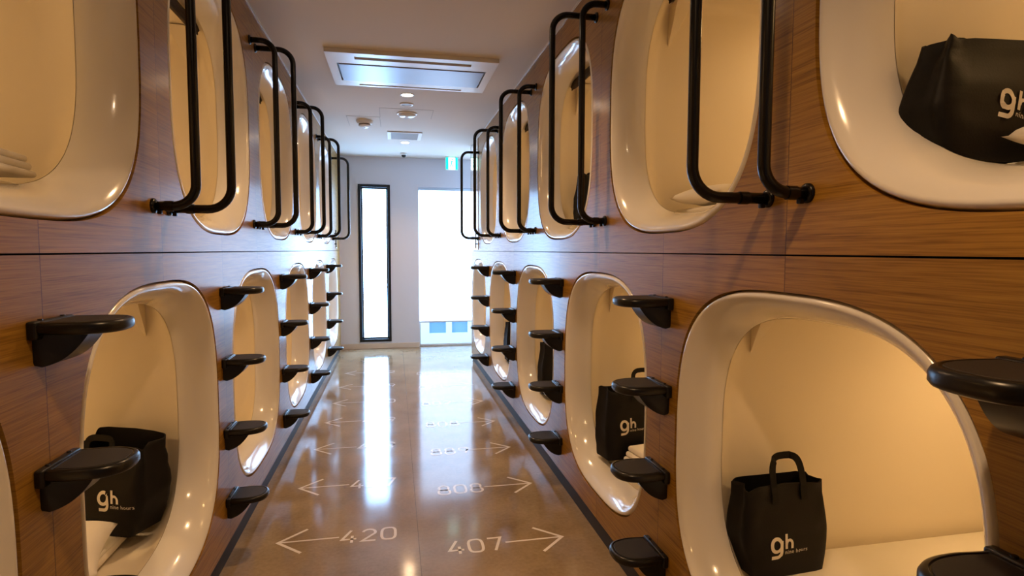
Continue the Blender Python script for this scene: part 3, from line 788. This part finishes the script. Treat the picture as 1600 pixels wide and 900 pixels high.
# exit sign hanging under the ceiling
t = thing('exit_sign', 'small glowing green and white exit sign under the ceiling', 'exit sign', (0.722, 7.34, ZC))
obj('housing', boxbm(-0.078, 0.078, 0.0, 0.03, -0.165, -0.001, bev=0.003), WHITEP, t)
f = obj('sign_face', boxbm(-0.040, 0.042, -0.002, 0.0, -0.158, -0.010), EXITW, t)
for a, b in ((-0.074, -0.040), (0.042, 0.074)): obj('green_band', boxbm(a, b, -0.002, 0.0, -0.158, -0.010), EXITG, t)
obj('green_band', boxbm(-0.040, 0.042, -0.002, 0.0, -0.010, -0.006), EXITG, t)
bm = bmesh.new()
def stroke(pts, w):
    b = bmesh.new(); ribbon(b, pts, w, 0)
    for v in b.verts: v.co = Vector((v.co.x, -0.0028, v.co.y))
    me = bpy.data.meshes.new('s'); b.to_mesh(me); b.free(); bm.from_mesh(me); bpy.data.meshes.remove(me)
stroke([(0.004, -0.052), (-0.006, -0.085)], 0.014); stroke([(-0.006, -0.085), (0.012, -0.105), (0.010, -0.135)], 0.010); stroke([(-0.006, -0.085), (-0.012, -0.112), (-0.030, -0.120)], 0.010)
stroke([(0.004, -0.055), (0.020, -0.072), (0.031, -0.066)], 0.007); stroke([(0.002, -0.055), (-0.016, -0.060), (-0.024, -0.078)], 0.007)
stroke(arc(0.008, -0.038, 0.005, 0.005, 0, 360, 14), 0.009)
obj('running_figure', bm, EXITG, f)

# end sections of the two walls: glossy cupboard door on the right, drop bolts on both sides
t = thing('cupboard_door', 'narrow glossy laminate cupboard door at the far end of right wall', 'cupboard door', (XR, 6.29, SEAM+0.01))
obj('door_leaf', boxbm(-0.006, -0.0005, -0.265, 0.265, 0.0, ZC-SEAM-0.02, bev=0.002), LAM, t)
obj('edge_strip', boxbm(-0.007, -0.0005, 0.266, 0.276, 0.0, ZC-SEAM-0.02), ROLLER, t)
def bolt(side, y, label):
    t = thing('drop_bolt', label, 'bolt', (XL if side < 0 else XR-0.0065, y, 1.285), 0 if side < 0 else PI, 'drop bolts near the end wall')
    bm = bmesh.new(); lathe(bm, [(0, 0), (0.006, 0), (0.006, 0.20), (0, 0.20)], 14, Matrix.Translation((0.016, 0, 0.012))); obj('rod', bm, BLACKM, t, True)
    bm = bmesh.new(); lathe(bm, [(0, 0), (0.008, 0), (0.008, 0.014), (0, 0.014)], 14, Matrix.Translation((0.016, 0, 0.0))); obj('tip', bm, CHROME, t)
    for z in (0.05, 0.17): obj('keeper', boxbm(-0.0005, 0.024, -0.010, 0.010, z-0.006, z+0.006, bev=0.002), BLACKM, t)
bolt(-1, 6.90, 'thin black drop bolt on the left wall below the last grab rail')
bolt(1, 6.05, 'thin drop bolt on the right wall below the last grab rail')

# ------------------------------------------------------------------ light outside
w = bpy.data.worlds.new('World'); bpy.context.scene.world = w; w.use_nodes = True
bg = w.node_tree.nodes['Background']; bg.inputs[0].default_value = (0.55, 0.76, 1.0, 1); bg.inputs[1].default_value = 2.2

# ------------------------------------------------------------------ camera
yaw, pit, rol = 0.2016, 0.0657, 0.0026
F = Vector((math.sin(yaw)*math.cos(pit), math.cos(yaw)*math.cos(pit), -math.sin(pit)))
R0 = Vector((math.cos(yaw), -math.sin(yaw), 0)); U0 = R0.cross(F)
Rv = R0*math.cos(rol) + U0*math.sin(rol); Uv = U0*math.cos(rol) - R0*math.sin(rol)
cam = bpy.data.cameras.new('camera'); co = bpy.data.objects.new('camera', cam); C.objects.link(co)
M = Matrix((Rv, Uv, -F)).transposed().to_4x4(); M.translation = Vector((0, 0, 1.27)); co.matrix_world = M
cam.sensor_fit = 'HORIZONTAL'; cam.sensor_width = 36; cam.lens = 899.515*36/1600; cam.clip_start = 0.02
bpy.context.scene.camera = co
sc = bpy.context.scene
sc.view_settings.view_transform = 'Standard'; sc.view_settings.look = 'None'; sc.view_settings.exposure = 0.5; sc.view_settings.gamma = 1.0
sc.view_settings.use_curve_mapping = False
sc.cycles.use_denoising = True
sc.cycles.max_bounces = 12; sc.cycles.diffuse_bounces = 6; sc.cycles.glossy_bounces = 5
sc.cycles.sample_clamp_indirect = 6.0
sc.cycles.caustics_reflective = False; sc.cycles.caustics_refractive = False
